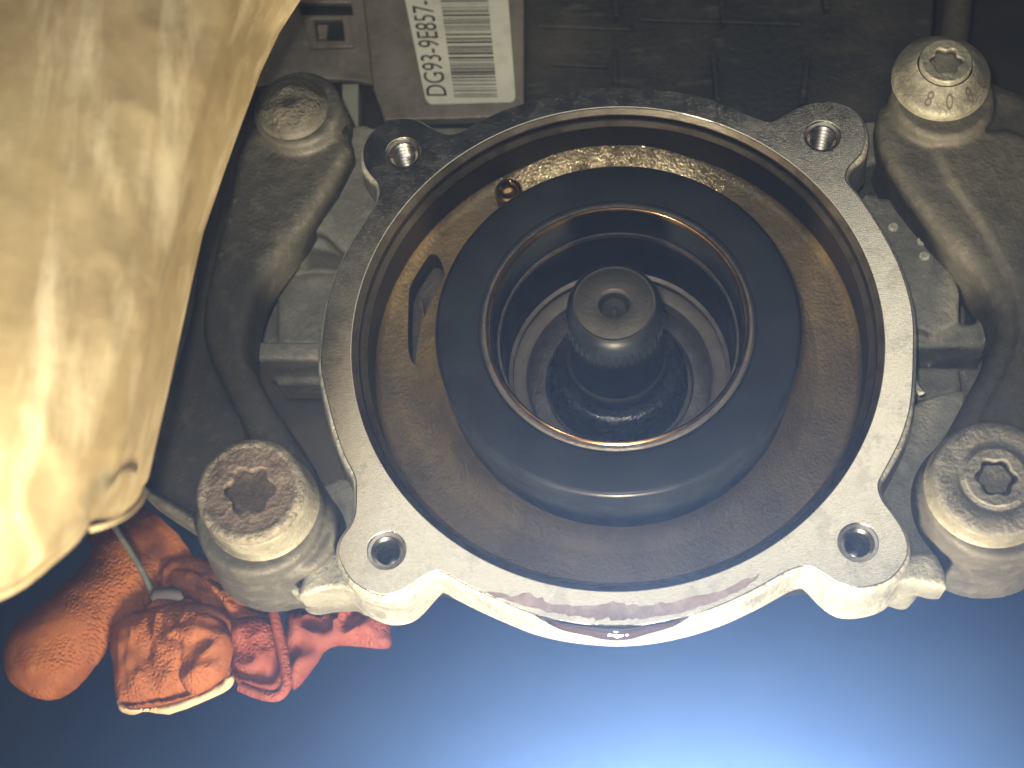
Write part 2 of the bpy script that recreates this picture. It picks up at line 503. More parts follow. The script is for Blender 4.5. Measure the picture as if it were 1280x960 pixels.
def pillow(pts, w, thick, soft, relief=0.0, rscale=0.03, step=6, tilt=None, sub=3, stretch=(1, 1), seed=0):
    """a soft closed lump with the outline pts (photo pixels at depth w), thick in the middle, folds from noise."""
    poly = [tuple(at(x, y, w).xy) for x, y in pts]
    poly = smooth_loop(poly, sub) if sub else poly
    xs = [p[0] for p in poly]; ys = [p[1] for p in poly]
    vin = [Vector(p) for p in poly]
    x = min(xs) + step / 2
    k = 0
    while x < max(xs):
        y = min(ys) + (step / 2 if k % 2 else 0)
        while y < max(ys):
            if inside((x, y), poly) and edge_dist((x, y), poly) > step * 0.6: vin.append(Vector((x, y)))
            y += step
        x += step * 0.87; k += 1
    n = len(poly)
    vo, _e, fo, *_r = delaunay_2d_cdt(vin, [], [list(range(n))], 1, 1e-4)
    vs, fs = [], []
    top, bot = [], []
    for p in vo:
        d = edge_dist(p, poly)
        f = min(d / soft, 1.0)
        h = thick * math.sqrt(max(0, 1 - (1 - f) ** 2))
        q = Vector((p.x * rscale * stretch[0], p.y * rscale * stretch[1], seed))
        r = relief * f ** 0.5 * (1.1 - 3.2 * abs(noise.noise(q)) + 0.5 * noise.noise(q * 2.3)) if relief > 5 else relief * f ** 0.5 * noise.noise(q)
        tz = (tilt[0] * (p.x - poly[0][0]) + tilt[1] * (p.y - poly[0][1])) if tilt else 0
        i0 = len(vs); vs.append((p.x, p.y, w + h + r + tz)); top.append(i0)
        if d < 0.05: bot.append(i0)
        else:
            vs.append((p.x, p.y, w - h * 0.8 + tz)); bot.append(len(vs) - 1)
    for f in fo:
        fs.append(tuple(top[i] for i in f))
        fb = tuple(bot[i] for i in f)[::-1]
        if set(fb) != set(fs[-1]): fs.append(fb)
    me = mesh_from(vs, fs)
    bm = bmesh.new(); bm.from_mesh(me); bmesh.ops.recalc_face_normals(bm, faces=bm.faces); bm.to_mesh(me); bm.free()
    return me
def text_mesh(body):
    cu = bpy.data.curves.new('text', 'FONT'); cu.body = body; cu.fill_mode = 'FRONT'; cu.resolution_u = 6
    o = bpy.data.objects.new('text', cu); link(o)
    dg = bpy.context.evaluated_depsgraph_get()
    me = bpy.data.meshes.new_from_object(o.evaluated_get(dg))
    bpy.data.objects.remove(o); bpy.data.curves.remove(cu)
    xs = [v.co.x for v in me.vertices]; ys = [v.co.y for v in me.vertices]
    return me, (min(xs), max(xs), min(ys), max(ys))

# ------------------------------------------------------------------ the setting
def quad_mesh(c, nx=1): return mesh_from(c, [tuple(range(len(c)))])
wall = mesh_from([(-9000, -6000, -5200), (9000, -6000, -5200), (9000, 7000, -5200), (-9000, 7000, -5200),
                  (-9000, -6000, -5300), (9000, -6000, -5300), (9000, 7000, -5300), (-9000, 7000, -5300)],
                 [(0, 1, 2, 3), (7, 6, 5, 4), (0, 4, 5, 1), (2, 6, 7, 3), (1, 5, 6, 2), (0, 3, 7, 4)])
o = obj('workshop_wall', wall, 'blue_wall'); o['kind'] = 'structure'

hz = bpy.data.materials.new('flare_haze_air'); hz.use_nodes = True
hn = hz.node_tree.nodes; hn.clear()
ho_ = hn.new('ShaderNodeOutputMaterial'); hv = hn.new('ShaderNodeVolumePrincipled')
hv.inputs['Color'].default_value = (0.9, 0.94, 1.0, 1)
hv.inputs['Density'].default_value = FLARE_HAZE
hv.inputs['Anisotropy'].default_value = 0.87
hz.node_tree.links.new(hv.outputs[0], ho_.inputs['Volume'])
hb = [(x, y, z) for x in (-9600, 9600) for y in (-11500, 7600) for z in (-5600, 4200)]
hm = mesh_from(hb, [(0, 1, 3, 2), (4, 6, 7, 5), (0, 4, 5, 1), (2, 3, 7, 6), (0, 2, 6, 4), (1, 5, 7, 3)])
M['flare_haze_air'] = hz
o = obj('flare_haze', hm, 'flare_haze_air', None, 0); o['kind'] = 'stuff'  # added volume, imitates a veil of lens flare

# ------------------------------------------------------------------ transfer case
HOLES = [(504, 191), (1028, 170), (483, 688), (1073, 678)]
hole_uv = [tuple(at(x, y, 0).xy) for x, y in HOLES]
FLANGE = [(754,109),(702,117),(647,131),(606,148),(586,160),(568,167),(555,167),(537,159),(520,150),(503,148),(486,151),(467,163),(455,182),(455,204),
          (464,219),(472,228),(474,241),(469,258),(455,280),(440,303),(424,335),(412,368),(405,405),(401,450),(404,477),(417,530),(430,568),(442,592),(445,606),
          (444,640),(438,657),(427,673),(423,692),(431,713),(445,730),(469,742),(486,743),(506,737),(527,723),(544,714),(556,716),(572,725),(606,742),
          (640,757),(668,768),(700,776),(735,781),(770,783),(805,781),(840,775),(874,766),(909,753),(950,733),(984,714),(1005,708),(1022,713),(1046,728),
          (1067,734),(1087,733),(1111,725),(1129,706),(1135,687),(1130,665),(1115,641),(1103,625),(1098,606),(1106,588),(1125,551),(1137,513),(1141,475),
          (1142,440),(1142,406),(1137,372),(1122,327),(1098,282),(1074,246),(1058,226),(1060,210),(1077,191),(1082,168),(1074,144),(1057,131),(1033,127),
          (1008,131),(988,141),(971,150),(957,151),(929,141),(892,125),(861,117),(830,113),(795,110)]
out_uv = smooth_loop([tuple(at(x, y, 0).xy) for x, y in FLANGE], 3)
RB = 330.0

case = thing('transfer_case', 'open cast aluminium gearbox housing with round oily bore and four threaded ears', 'gearbox housing', (0, -389, -100))

face = plate([out_uv, circle(0, 0, RB, 192)] + [circle(u, v, 23, 48) for u, v in hole_uv], 0, -14, 1.2)
face_o = obj('flange_face', face, 'machined_face', case, 30)

# cast skirt behind the face
def offset_loop(lp, d):
    n = len(lp); out = []
    for i in range(n):
        a, b = Vector(lp[i - 1]), Vector(lp[(i + 1) % n])
        t = (b - a).normalized(); nrm = Vector((t.y, -t.x))
        out.append(Vector(lp[i]) + nrm * d)
    return out
area2 = sum(out_uv[i - 1][0] * out_uv[i][1] - out_uv[i][0] * out_uv[i - 1][1] for i in range(len(out_uv)))
sg = 1 if area2 > 0 else -1
rows = [(-3, -4), (2.5, -5), (5, -9), (6, -20), (8, -0.5), (11, -0.85), (12, -1.0)]
vs, fs = [], []
n = len(out_uv)
for off, w in rows:
    lp = offset_loop(out_uv, sg * off)
    for i, p in enumerate(lp):
        r = math.hypot(*out_uv[i])
        depth = (58 - 10 * max(0, -out_uv[i][1] / r) ** 4) + max(0, min(1, (r - 374) / 45)) * (44 if out_uv[i][1] < 0 else 30)
        vs.append((p.x, p.y, w if w <= -2 else w * depth))
for k in range(len(rows) - 1):
    for i in range(n):
        j = (i + 1) % n
        fs.append((k * n + i, k * n + j, (k + 1) * n + j, (k + 1) * n + i))
# close the back with an inner ring
ib = len(vs)
for i in range(n):
    a = math.atan2(out_uv[i][1], out_uv[i][0])
    vs.append((345 * math.cos(a), 345 * math.sin(a), -110))
k0 = (len(rows) - 1) * n
for i in range(n):
    j = (i + 1) % n
    fs.append((k0 + i, k0 + j, ib + j, ib + i))
sk = mesh_from(vs, fs)
bm = bmesh.new(); bm.from_mesh(sk); bmesh.ops.recalc_face_normals(bm, faces=bm.faces); bm.to_mesh(sk); bm.free()
skirt = obj('flange_skirt', sk, 'cast_aluminium', case, 50)

# bore
obj('bore_lip', lathe([(330, -1.2), (329.6, -2), (323.5, -6.5), (323, -7.5), (323, -9)], seg=192), 'turned_steel', case, 30)
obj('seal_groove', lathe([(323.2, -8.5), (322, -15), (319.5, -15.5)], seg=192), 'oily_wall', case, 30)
obj('bore_edge', lathe([(320, -14.5), (319.5, -16), (314.5, -20.5), (314, -22)], seg=192), 'turned_steel', case, 30)
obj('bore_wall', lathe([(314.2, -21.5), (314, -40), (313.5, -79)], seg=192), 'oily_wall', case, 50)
# floor of the bore with pocket and drilled passage
fl_w = -88
pocket = smooth_loop([tuple(at(x, y, fl_w).xy) for x, y in [(545,318),(524,326),(513,350),(510,400),(511,440),(520,458),(538,463),(552,450),(556,400),(556,345)]], 4)
pocket = [(u * min(1, 298 / math.hypot(u, v)), v * min(1, 298 / math.hypot(u, v))) for u, v in pocket]
dh = at(637, 240, fl_w); dh = dh * (268 / math.hypot(dh.x, dh.y))
loops = [circle(0, 0, 304, 160), circle(0, 0, 150, 96), pocket, circle(dh.x, dh.y, 15.5, 40)]
floor = sheet(loops, fl_w, 5)
FIL = arc(303, -77.5, 10.5, 0, -90, 8)
floor_o = obj('bore_floor', floor, 'oily_cast', case, 40)
pk = plate([offset_loop(pocket, 6) and [tuple(p) for p in pocket]], fl_w - 40, fl_w - 46, 1)
child('pocket_bottom', pk, 'dark_steel', floor_o, case)
vs = [(p[0], p[1], w) for w in (fl_w - 2, fl_w - 44) for p in pocket]; n = len(pocket)
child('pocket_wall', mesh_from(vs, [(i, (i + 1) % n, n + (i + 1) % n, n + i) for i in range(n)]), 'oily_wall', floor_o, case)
q = at(543, 420, fl_w - 38)
child('detent_spring', px_plate([(527,372),(531,392),(541,410),(549,430),(550,458),(525,456),(523,415)], fl_w - 18, fl_w - 38, 3, 3), 'oily_cast', floor_o, case)
child('corner_fillet', lathe([(313.8, -72)] + FIL, seg=160), 'oily_cast', floor_o, case, 60)
child('oil_passage', lathe([(16, fl_w - 0.3), (17, fl_w + 1.5), (15, fl_w + 1), (14.5, fl_w - 3), (14.5, fl_w - 40), (0, fl_w - 46)], (dh.x, dh.y), 40), 'copper_lip', floor_o, case)
pq = at(637, 241, -66); pq = pq * (283 / math.hypot(pq.x, pq.y))
child('brass_plug', lathe([(19, fl_w - 2), (19, -66), (17.5, -63), (14, -62.5), (12, -64), (9, -72), (0, -76)], (pq.x, pq.y), 40), 'old_brass', floor_o, case, 40)
def wedge(prof, a0, a1, n=70):
    vs, fs = [], []
    m = len(prof)
    for i in range(n + 1):
        t = i / n; a = R(a0 + (a1 - a0) * t)
        k = min(1, 2.6 * t, 2.6 * (1 - t)); k = k * k * (3 - 2 * k)
        for r, w in prof: vs.append((r * math.cos(a), r * math.sin(a), fl_w - 1 + (w - fl_w + 1) * k))
    for i in range(n):
        for j in range(m - 1): fs.append((i * m + j, (i + 1) * m + j, (i + 1) * m + j + 1, i * m + j + 1))
    me = mesh_from(vs, fs)
    bm = bmesh.new(); bm.from_mesh(me); bmesh.ops.recalc_face_normals(bm, faces=bm.faces); bm.to_mesh(me); bm.free()
    return me
child('wet_glint_ledge', wedge([(313, fl_w + 21), (303, fl_w + 20), (297, fl_w + 19), (290, fl_w + 17), (284, fl_w + 14), (276, fl_w + 9.5), (266, fl_w + 4.5), (257, fl_w + 1), (250, fl_w - 0.8)], 54, 125), 'wet_glint_cast', floor_o, case, 80)  # added ramp, tilted so that the wet floor glints above the drum
child('floor_fillet', lathe([(262, fl_w - 1), (255, fl_w + 1), (243, fl_w + 5), (233, fl_w + 12), (222, fl_w + 24)], seg=128), 'oily_cast', floor_o, case, 60)

# seal carrier: the dark drum that stands out of the bore
BC = (4, -10)
SC = (2, -4)
carrier = obj('seal_carrier', lathe([(219, -91), (220, -60), (221, -20), (222, 10)] + arc(209, 30, 17, -10, 90, 8)[0:0] + arc(215.5, 43.5, 6.5, 0, 90, 6)
            + [(205, 50.2), (172, 50.4), (169, 50), (168, 48), (166, 47.6)], BC, 160), 'black_oiled', case, 40)
child('seal_ring', lathe([(166, 46), (165.5, 49.5), (163, 51), (160, 51), (159, 50)], BC, 160), 'dark_steel', carrier, case, 30)
child('seal_lip', lathe([(159.5, 49.5), (158.5, 52), (156.5, 53), (154.5, 51.5), (153, 47)], BC, 160), 'copper_lip', carrier, case, 50)
inner = obj('carrier_bore', lathe([(153.2, 47.5), (153, 30), (152, 4), (149, 0), (147, -1.5), (146.5, -6), (146, -60), (144, -110), (143.5, -122)], BC, 128), 'black_oiled', case, 40)
child('snap_ring', lathe([(151, 1.2), (149, 3.4), (146.6, 3.4), (145.8, 0), (146.2, -4)], BC, 128), 'dark_steel', inner, case, 40)
bear = obj('bearing_race', lathe([(143.8, -118), (142, -114), (140, -112.5), (127, -112.5), (122, -114.5), (119.5, -120), (119, -150)], BC, 128), 'bearing_steel', case, 35)
child('bearing_shield', lathe([(119.5, -134), (116, -132), (98, -132), (95, -136), (95, -150)], BC, 96), 'dark_steel', bear, case, 35)
child('bearing_groove', lathe([(143.6, -96), (138.5, -98), (138, -101), (143.6, -103)], BC, 96), 'bearing_steel', bear, case, 35)
# threaded bolt holes
hp = [(23.4, -1.0), (23, -3.6), (19.2, -4.2), (18.6, -6)]
w = -6
while w > -74:
    hp += [(18.6, w - 1.0), (15.2, w - 3.6), (15.2, w - 4.4), (18.6, w - 7.0)]; w -= 8
hp += [(15, w - 4), (0, w - 8)]
base_hole = None
for i, (u, v) in enumerate(hole_uv):
    if i == 0:
        me = lathe(hp, (u, v), 40)
        me.transform(Matrix.Translation(-W(u, v, 0)))
        me.materials.append(M['thread_metal'])
        me.polygons.foreach_set('use_smooth', [True] * len(me.polygons)); me.set_sharp_from_angle(angle=R(50))
        base_hole = link(bpy.data.objects.new('threaded_hole', me)); ho = base_hole
    else:
        ho = base_hole.copy(); link(ho)
    ho.parent = case
    ho.location = W(u, v, 0) - case.location

# cast body behind the flange, one casting with pads and ribs
def P(pts, w1, depth, bevel=2, sm=0): return px_plate(pts, w1, w1 - depth, bevel, sm)
parts = [
    P([(330,150),(480,160),(480,446),(322,446)], -165, 60),
    P([(1060,150),(1290,190),(1290,700),(1150,690),(1130,660),(1060,700)], -150, 60),
    P([(430,162),(470,160),(500,230),(470,300),(436,318),(405,292),(378,286),(390,262),(412,226),(428,196)], -48, 110, 5, 3),
    P([(330,300),(345,292),(385,280),(430,290),(450,320),(430,318),(390,310),(340,318)], -70, 90, 5, 2),
    P([(345,348),(370,342),(425,340),(425,432),(345,432)], -128, 60, 6, 0),
    P([(318,426),(420,426),(420,450),(318,450)], -92, 80, 5, 0),
    P([(330,440),(420,440),(420,480),(345,480)], -150, 60, 6, 0),
    P([(395,610),(450,600),(455,700),(445,745),(428,737),(398,739),(360,740),(380,690),(405,660)], -46, 110, 5, 2),
    P([(395,690),(425,690),(450,710),(455,742),(428,735),(398,738),(370,745)], -22, 60, 5, 2),
    # right side
    P([(1078,150),(1100,150),(1115,195),(1060,215),(1056,200)], -48, 110, 5, 0),
    P([(1075,252),(1100,246),(1135,250),(1165,272),(1190,320),(1200,402),(1130,405)], -66, 110, 5, 2),
    P([(1140,404),(1235,404),(1235,434),(1140,434)], -78, 90, 5, 0),
    P([(1222,330),(1238,350),(1244,405),(1230,430),(1224,400),(1220,360)], -70, 100, 4, 2),
    P([(1140,458),(1200,458),(1205,500),(1140,500)], -120, 60, 5, 0),
    P([(1130,520),(1150,500),(1180,490),(1210,488),(1200,530),(1180,548),(1168,590),(1165,640),(1170,700),(1150,735),(1125,729),(1112,735),(1090,640),(1090,600)], -44, 110, 5, 2),
    P([(1110,700),(1128,694),(1170,690),(1185,735),(1150,728),(1125,729),(1112,736)], -20, 60, 5, 2),
    # top edge of the housing
    P([(440,158),(1100,158),(1100,190),(440,190)], -120, 80, 5, 0),
]
body = obj('casing', fuse(parts, 3.2, 10), 'green_cast', case, 0)
def strip(x0, y0, x1, y1, w, h): return px_plate([(x0, y0), (x1, y0), (x1, y1), (x0, y1)], w, w - h, 1.5, 0)
for (x, y) in ((1117, 283), (1153, 300), (1156, 319)):
    c = at(x, y, -63)
    child('casting_pip', lathe([(7, -66.5), (6, -63), (4, -61.6), (2.2, -63.2), (0, -63.8)], (c.x, c.y), 14), 'pale_dirt', body, case, 40)
ch = px_plate([(1145,472),(1150,484),(1156,490),(1150,492),(1144,486)], -28, -36, 1, 0)
child('broken_lip', ch, 'cast_aluminium', body, case)

# oil hanging from the lower edge
oil = []
u0 = at(770, 782, -6)
blob = pillow([(668,769),(700,775),(735,779),(770,780),(805,779),(840,775),(862,771),(840,784),(806,794),(790,799),(770,801),(750,799),(735,795),(700,787)], -4, 10, 12, 0, step=4, sub=3)
oil_o = obj('oil_film', blob, 'motor_oil', case, 60)
oil_o['label'] = 'dark wet oil gathered along the lowest edge of the flange'
random.seed(3)
lo_ = [(598,738),(640,744),(664,741),(690,756),(744,757),(770,752),(800,757),(850,750),(900,739),(938,722),(950,716)]
hi_ = [(946,724),(920,741),(880,757),(840,768),(800,773),(770,775),(735,773),(700,767),(660,757),(622,747)]
edge = []
for (x0_, y0_), (x1_, y1_) in zip(lo_ + hi_, (lo_ + hi_)[1:] + lo_[:1]):
    for k in range(6):
        f = k / 6
        q = at(x0_ + (x1_ - x0_) * f, y0_ + (y1_ - y0_) * f, 0.5)
        j = 3.2 * noise.noise(Vector((q.x * 0.11, q.y * 0.11, 2))) + 2 * noise.noise(Vector((q.x * 0.4, q.y * 0.4, 5)))
        edge.append((q.x + j * 0.6, q.y + j))
obj('oil_smear', sheet([edge], 0.5, 0.4), 'oil_stain', case)

# ------------------------------------------------------------------ output shaft
shaft = thing('drive_shaft', 'dark oily steel shaft with dimpled chamfered tip standing in the middle of the bore', 'shaft', (SC[0], SC[1], -150))
prof = [(93, -150), (92, -136), (88, -128), (84, -118)] + arc(72, -104, 12, 0, 75, 6) + [(72, -91), (66, -84), (61, -72), (59, -30), (58, 38), (57, 70), (57, 78), (55.5, 84), (52, 89), (49.5, 90.8)]
obj('shaft_collar', lathe(prof[:-8], SC, 96), 'wet_black', shaft, 45)
obj('shaft_body', lathe(prof[-9:], SC, 96), 'black_oiled', shaft, 45)  # takes in the tip's chamfer, whose shade is given by this dark colour
tip = obj('shaft_tip', lathe([(49.8, 90.2), (49, 91), (47.5, 90.3), (46, 90.3), (44.5, 91.6), (22, 92), (19.5, 91.4), (18, 89), (17, 82), (15, 74), (8, 69), (0, 68)], SC, 96), 'tip_steel', shaft, 40)
child('centre_pip', lathe([(6, 68.5), (4.5, 72), (0, 73)], SC, 24), 'tip_steel', tip, shaft, 60)
for k in range(40):
    a = 2 * math.pi * k / 40
    c, s_ = math.cos(a), math.sin(a)
    t = tube([(SC[0] + 58.2 * c, SC[1] + 58.2 * s_, w) for w in (32, 36, 58, 62)], [0.5, 1.8, 1.8, 0.5], 6)
    obj('spline_tooth', t, 'black_oiled', shaft, 60)
obj('oil_slinger', lathe([(60, -60), (62.5, -62), (64, -66), (64, -72), (61, -76)], SC, 96), 'dark_steel', shaft, 40)

# ------------------------------------------------------------------ mounting brackets
def boss(px, py, r, w1, w0, taper=6):
    c = at(px, py, w1)
    return lathe([(0, w1), (r - 5, w1), (r, w1 - 5), (r + taper, w0), (0, w0)], (c.x, c.y), 64)
lb = thing('mounting_bracket', 'dirty grey cast bracket curving down beside the gold heat shield', 'bracket', tuple(at(330, 680, -60)))
lparts = [
    boss(371, 134, 60, 18, -110, 10),
    P([(318,140),(432,165),(405,240),(372,288),(330,345),(314,385),(308,425),(312,455),(345,512),(405,615),(380,720),(310,712),(240,656),(172,606),(172,560),(215,470),(240,380),(250,300),(285,200)], -44, 80, 6, 2),
    P([(312,150),(434,160),(424,210),(405,242),(372,288),(330,345),(314,385),(308,425),(311,452),(345,512),(408,618),(380,660),(330,600),(296,520),(262,450),(250,400),(262,330),(285,240)], -4, 80, 15, 2),
    P([(170,600),(195,612),(245,640),(320,676),(325,700),(295,702),(240,660),(182,622)], -2, 60, 10, 2),
    boss(322, 640, 78, 12, -112, 14),
    boss(360, 660, 60, -8, -110, 14),
]
obj('bracket_body', fuse(lparts, 2.6, 9), 'shaded_bracket', lb, 0)
rb = thing('mounting_bracket', 'dirty grey cast bracket arm running off the side behind two washered bolts', 'bracket', tuple(at(1245, 680, -60)))
rparts = [
    boss(1180, 118, 66, 16, -110, 10),
    P([(1096,150),(1120,110),(1240,95),(1330,150),(1420,300),(1420,520),(1330,620),(1200,640),(1154,604),(1172,562),(1196,518),(1215,482),(1232,450),(1246,418),(1242,382),(1224,346),(1195,312),(1150,262),(1110,205)], -6, 110, 20, 2),
    P([(1168,185),(1260,160),(1420,260),(1420,560),(1300,600),(1215,560),(1252,470),(1272,410),(1258,340),(1220,270)], 1, 60, 8, 2),
    boss(1247, 612, 84, 12, -112, 14),
]
obj('bracket_body', fuse(rparts, 2.6, 9), 'bracket_grime', rb, 0)

# ------------------------------------------------------------------ bolts
def stamp(ch, c, ang, size, w, tilt=0.0, radius=None):
    me, (x0, x1, y0, y1) = text_mesh(ch)
    k = size / max(y1 - y0, 1e-6)
    for v in me.vertices:
        x = (v.co.x - (x0 + x1) / 2) * k; y = (v.co.y - (y0 + y1) / 2) * k
        u = c[0] + x * math.cos(ang) - y * math.sin(ang); vv = c[1] + x * math.sin(ang) + y * math.cos(ang)
        ww = w(u, vv) if callable(w) else w
        v.co = W(u, vv, ww)
    return me
G = 'large bolts holding the brackets'
# upper bolt of the far-left bracket: domed and caked in dirt
c = at(364, 131, 28); cc = (c.x, c.y)
b = thing('flange_bolt', 'dirt caked domed bolt partly hidden by the gold heat shield, on the upper left boss', 'bolt', (c.x, c.y, 16), G)
h = obj('head', lathe([(44, 10), (47.5, 13), (48.5, 19), (47, 24), (44, 27), (40, 31)], cc, 64), 'bracket_grime', b, 60)
obj('cap', lathe([(40.5, 30.5), (38, 34), (33, 38.5), (26, 42.5), (18, 45), (12, 45.2), (8, 43.6), (4, 43), (0, 43.2)], cc, 48), 'caked_dirt', b, 80)
# lower left: tall cylindrical head, rusty star socket
c = at(312, 612, 72); cc = (c.x, c.y)
b = thing('flange_bolt', 'tall round bolt head with a rusty worn star socket, lower left by the orange glove', 'bolt', (c.x, c.y, 10), G)
h = obj('head', lathe([(69, 4), (70, 10), (67, 16), (65.5, 22), (65, 58), (63.5, 66), (60, 70), (56, 71)], cc, 96), 'bolt_steel', b, 50)
cap = obj('cap', plate([circle(*cc, 57.5, 80), lobes(*cc, 30, 6, 120)], 73, 40, 3), 'rust', b)
obj('socket_bottom', lathe([(33, 63), (16, 61), (0, 60)], cc, 40), 'rust', b)
rm = obj('rim', lathe([(64.5, 62), (64, 69), (61, 73), (55, 74), (51, 72.5)], cc, 96), 'crust', b, 50)
# upper right: coned flange with small star head and stamps
c = at(1177, 95, 26); cc = (c.x, c.y)
b = thing('flange_bolt', 'bolt with a wide coned pale collar and stamped marks, upper right', 'bolt', (c.x, c.y, 14), G)
h = obj('head', lathe([(58, 10), (62, 13), (63, 20), (62, 27), (59, 31), (56, 32.5), (37, 52), (35, 52.5), (34, 48)], cc, 96), 'bolt_steel', b, 40)
obj('cap', plate([circle(*cc, 33, 64), lobes(*cc, 20, 4.5, 96, rot=0.6)], 61, 40, 2.5), 'bolt_steel', b)
obj('socket_bottom', lathe([(24, 50), (10, 51), (0, 52)], cc, 32), 'bolt_steel', b)
cone = lambda u, v: 52 - (math.hypot(u - cc[0], v - cc[1]) - 37) * 19.5 / 19 + 0.8
for ch_, an in (('8', -118), ('0', -88), ('8', -56)):
    p = (cc[0] + 49 * math.cos(R(an)), cc[1] + 49 * math.sin(R(an)))
    child('stamp', stamp(ch_, p, R(an + 90), 14.5, cone), 'stamp_dark', h, b, 0)
# lower right: flat flange with letters
c = at(1245, 597, 44); cc = (c.x, c.y)
b = thing('flange_bolt', 'flat wide bolt head stamped SPFT round a hex socket, lower right', 'bolt', (c.x, c.y, 10), G)
h = obj('head', lathe([(73, 4), (75, 10), (72, 16), (70.5, 20), (70.5, 36), (69.5, 40)], cc, 96), 'bolt_steel', b, 40)
face_b = obj('head_face', lathe([(69.6, 39.5), (68, 42), (65, 43.5), (44, 44), (42, 42.5), (40, 42.5), (38, 44), (34, 45)], cc, 96), 'shaded_bolt', b, 40)
obj('cap', plate([circle(*cc, 35.5, 64), lobes(*cc, 23.5, 4, 96, rot=0.4)], 47, 20, 2), 'shaded_bolt', b)
obj('socket_bottom', plate([lobes(*cc, 18.5, 2, 60)], 41, 22, 2), 'shaded_bolt', b)
obj('socket_floor', lathe([(30, 24), (0, 24)], cc, 32), 'rust', b)
for ch_, an in (('S', 203), ('P', 180), ('F', 152), ('T', 122)):
    p = (cc[0] + 55 * math.cos(R(an)), cc[1] + 55 * math.sin(R(an)))
    child('stamp', stamp(ch_, p, R(an - 90), 14, 44.5), 'stamp_dark', face_b, b, 0)

# ------------------------------------------------------------------ heat shield
sh = thing('heat_shield', 'crumpled gold coloured sheet metal heat shield filling the left edge', 'heat shield', tuple(at(60, 700, 500)))
def lerp(tab, y):
    if y <= tab[0][0]: 
        (y0, x0), (y1, x1) = tab[0], tab[1]
    elif y >= tab[-1][0]:
        (y0, x0), (y1, x1) = tab[-2], tab[-1]
    else:
        for (y0, x0), (y1, x1) in zip(tab, tab[1:]):
            if y0 <= y <= y1: break
    return x0 + (x1 - x0) * (y - y0) / (y1 - y0)
EDGE = [(-80, 418), (0, 376), (40, 350), (90, 326), (160, 300), (230, 275), (290, 254), (350, 240), (420, 225), (490, 210), (560, 194), (612, 182), (660, 170), (780, 140)]
FOLD = [(-80, 318), (0, 288), (90, 262), (160, 240), (230, 222), (310, 203), (440, 176), (560, 148), (640, 120), (700, 95), (800, 50)]
NU, NF, NV = 60, 22, 150
vs, fs = [], []
def bottom(x):
    t = [(-400, 900), (-100, 805), (0, 756), (40, 738), (70, 715), (95, 690), (120, 660), (135, 652), (160, 648), (172, 636), (180, 618), (200, 610)]
    return lerp([(a, b_) for a, b_ in t], x)
cols = NU + NF + 1
for j in range(NV + 1):
    t = j / NV
    for i in range(cols):
        # start from a nominal height, then find the column's x there and its own lower end
        y = -80 + t * 720
        if i <= NU:
            s = i / NU
            for _ in range(4):
                x = -340 + s * (lerp(FOLD, y) + 340)
                y = -80 + t * (bottom(x) + 80)
        else:
            s2 = (i - NU) / NF
            for _ in range(4):
                x = lerp(FOLD, y) + s2 * (lerp(EDGE, y) - lerp(FOLD, y))
                y = -80 + t * (bottom(x) + 80)
        if i <= NU:
            w = 470 + 90 * math.sin(s * 1.4) * (1 - s) ** 0.5 * 1.2
            w = 560 - 90 * s ** 3
        else:
            w = 470 - 20 * s2 - 130 * s2 ** 1.1
        p = at(x, y, w)
        q = Vector((p.x * 0.012, p.y * 0.006, 3.1))
        q2 = Vector(((p.x + p.y * 0.32) * 0.02, (p.y - p.x * 0.3) * 0.005, 9.7))
        amp = 1.0 if i <= NU - 3 else 0.5
        d = 5 * noise.noise(q * 0.7) + 1.0 * noise.noise(q * 2.4) + 0.5 * noise.noise(q * 5.1)
        rdg = (1 - abs(noise.noise(q2))) ** 5
        near = math.exp(-((i - (NU - 9)) / 9.0) ** 2)
        crest = 7 * math.exp(-((i - (NU - 5)) / 1.6) ** 2) + 5 * math.exp(-((i - (NU - 1)) / 1.2) ** 2)
        d += crest * (0.6 + 0.8 * noise.noise(Vector((3.3, p.y * 0.01, 1))))
        d = d * amp + 4 * rdg * near - 12 * math.exp(-((i - (NU + 1)) / 2.5) ** 2) * t
        # curl of the lower corner
        cur = max(0, (t - 0.93) / 0.07)
        if i > NU - 4: d += 13 * cur * math.sin(min(1, (i - NU + 4) / 12) * math.pi)
        d += 10 * math.exp(-((t - 0.995) / 0.012) ** 2)
        vs.append((p.x, p.y, p.z + d))
for j in range(NV):
    for i in range(cols - 1):
        a = j * cols + i
        fs.append((a, a + cols, a + cols + 1, a + 1))
me = mesh_from(vs, fs)
def thicken(me, t):
    o = bpy.data.objects.new('sheet', me); link(o)
    s = o.modifiers.new('thickness', 'SOLIDIFY'); s.thickness = t * S; s.offset = -1
    dg = bpy.context.evaluated_depsgraph_get()
    out = bpy.data.meshes.new_from_object(o.evaluated_get(dg)); bpy.data.objects.remove(o)
    return out
obj('shield_panel', thicken(me, 5), 'shield_metal', sh, 60)
# rolled bead along the lower corner
bead = smooth_open([tuple(at(x, y, w)) for x, y, w in [(112,662,478),(135,655,470),(155,645,455),(168,634,430),(177,622,400),(180,612,372)]], 6)
obj('folded_lip', tube(bead, [(2.5, 3.5)] * len(bead), 12), 'shield_metal', sh, 60)

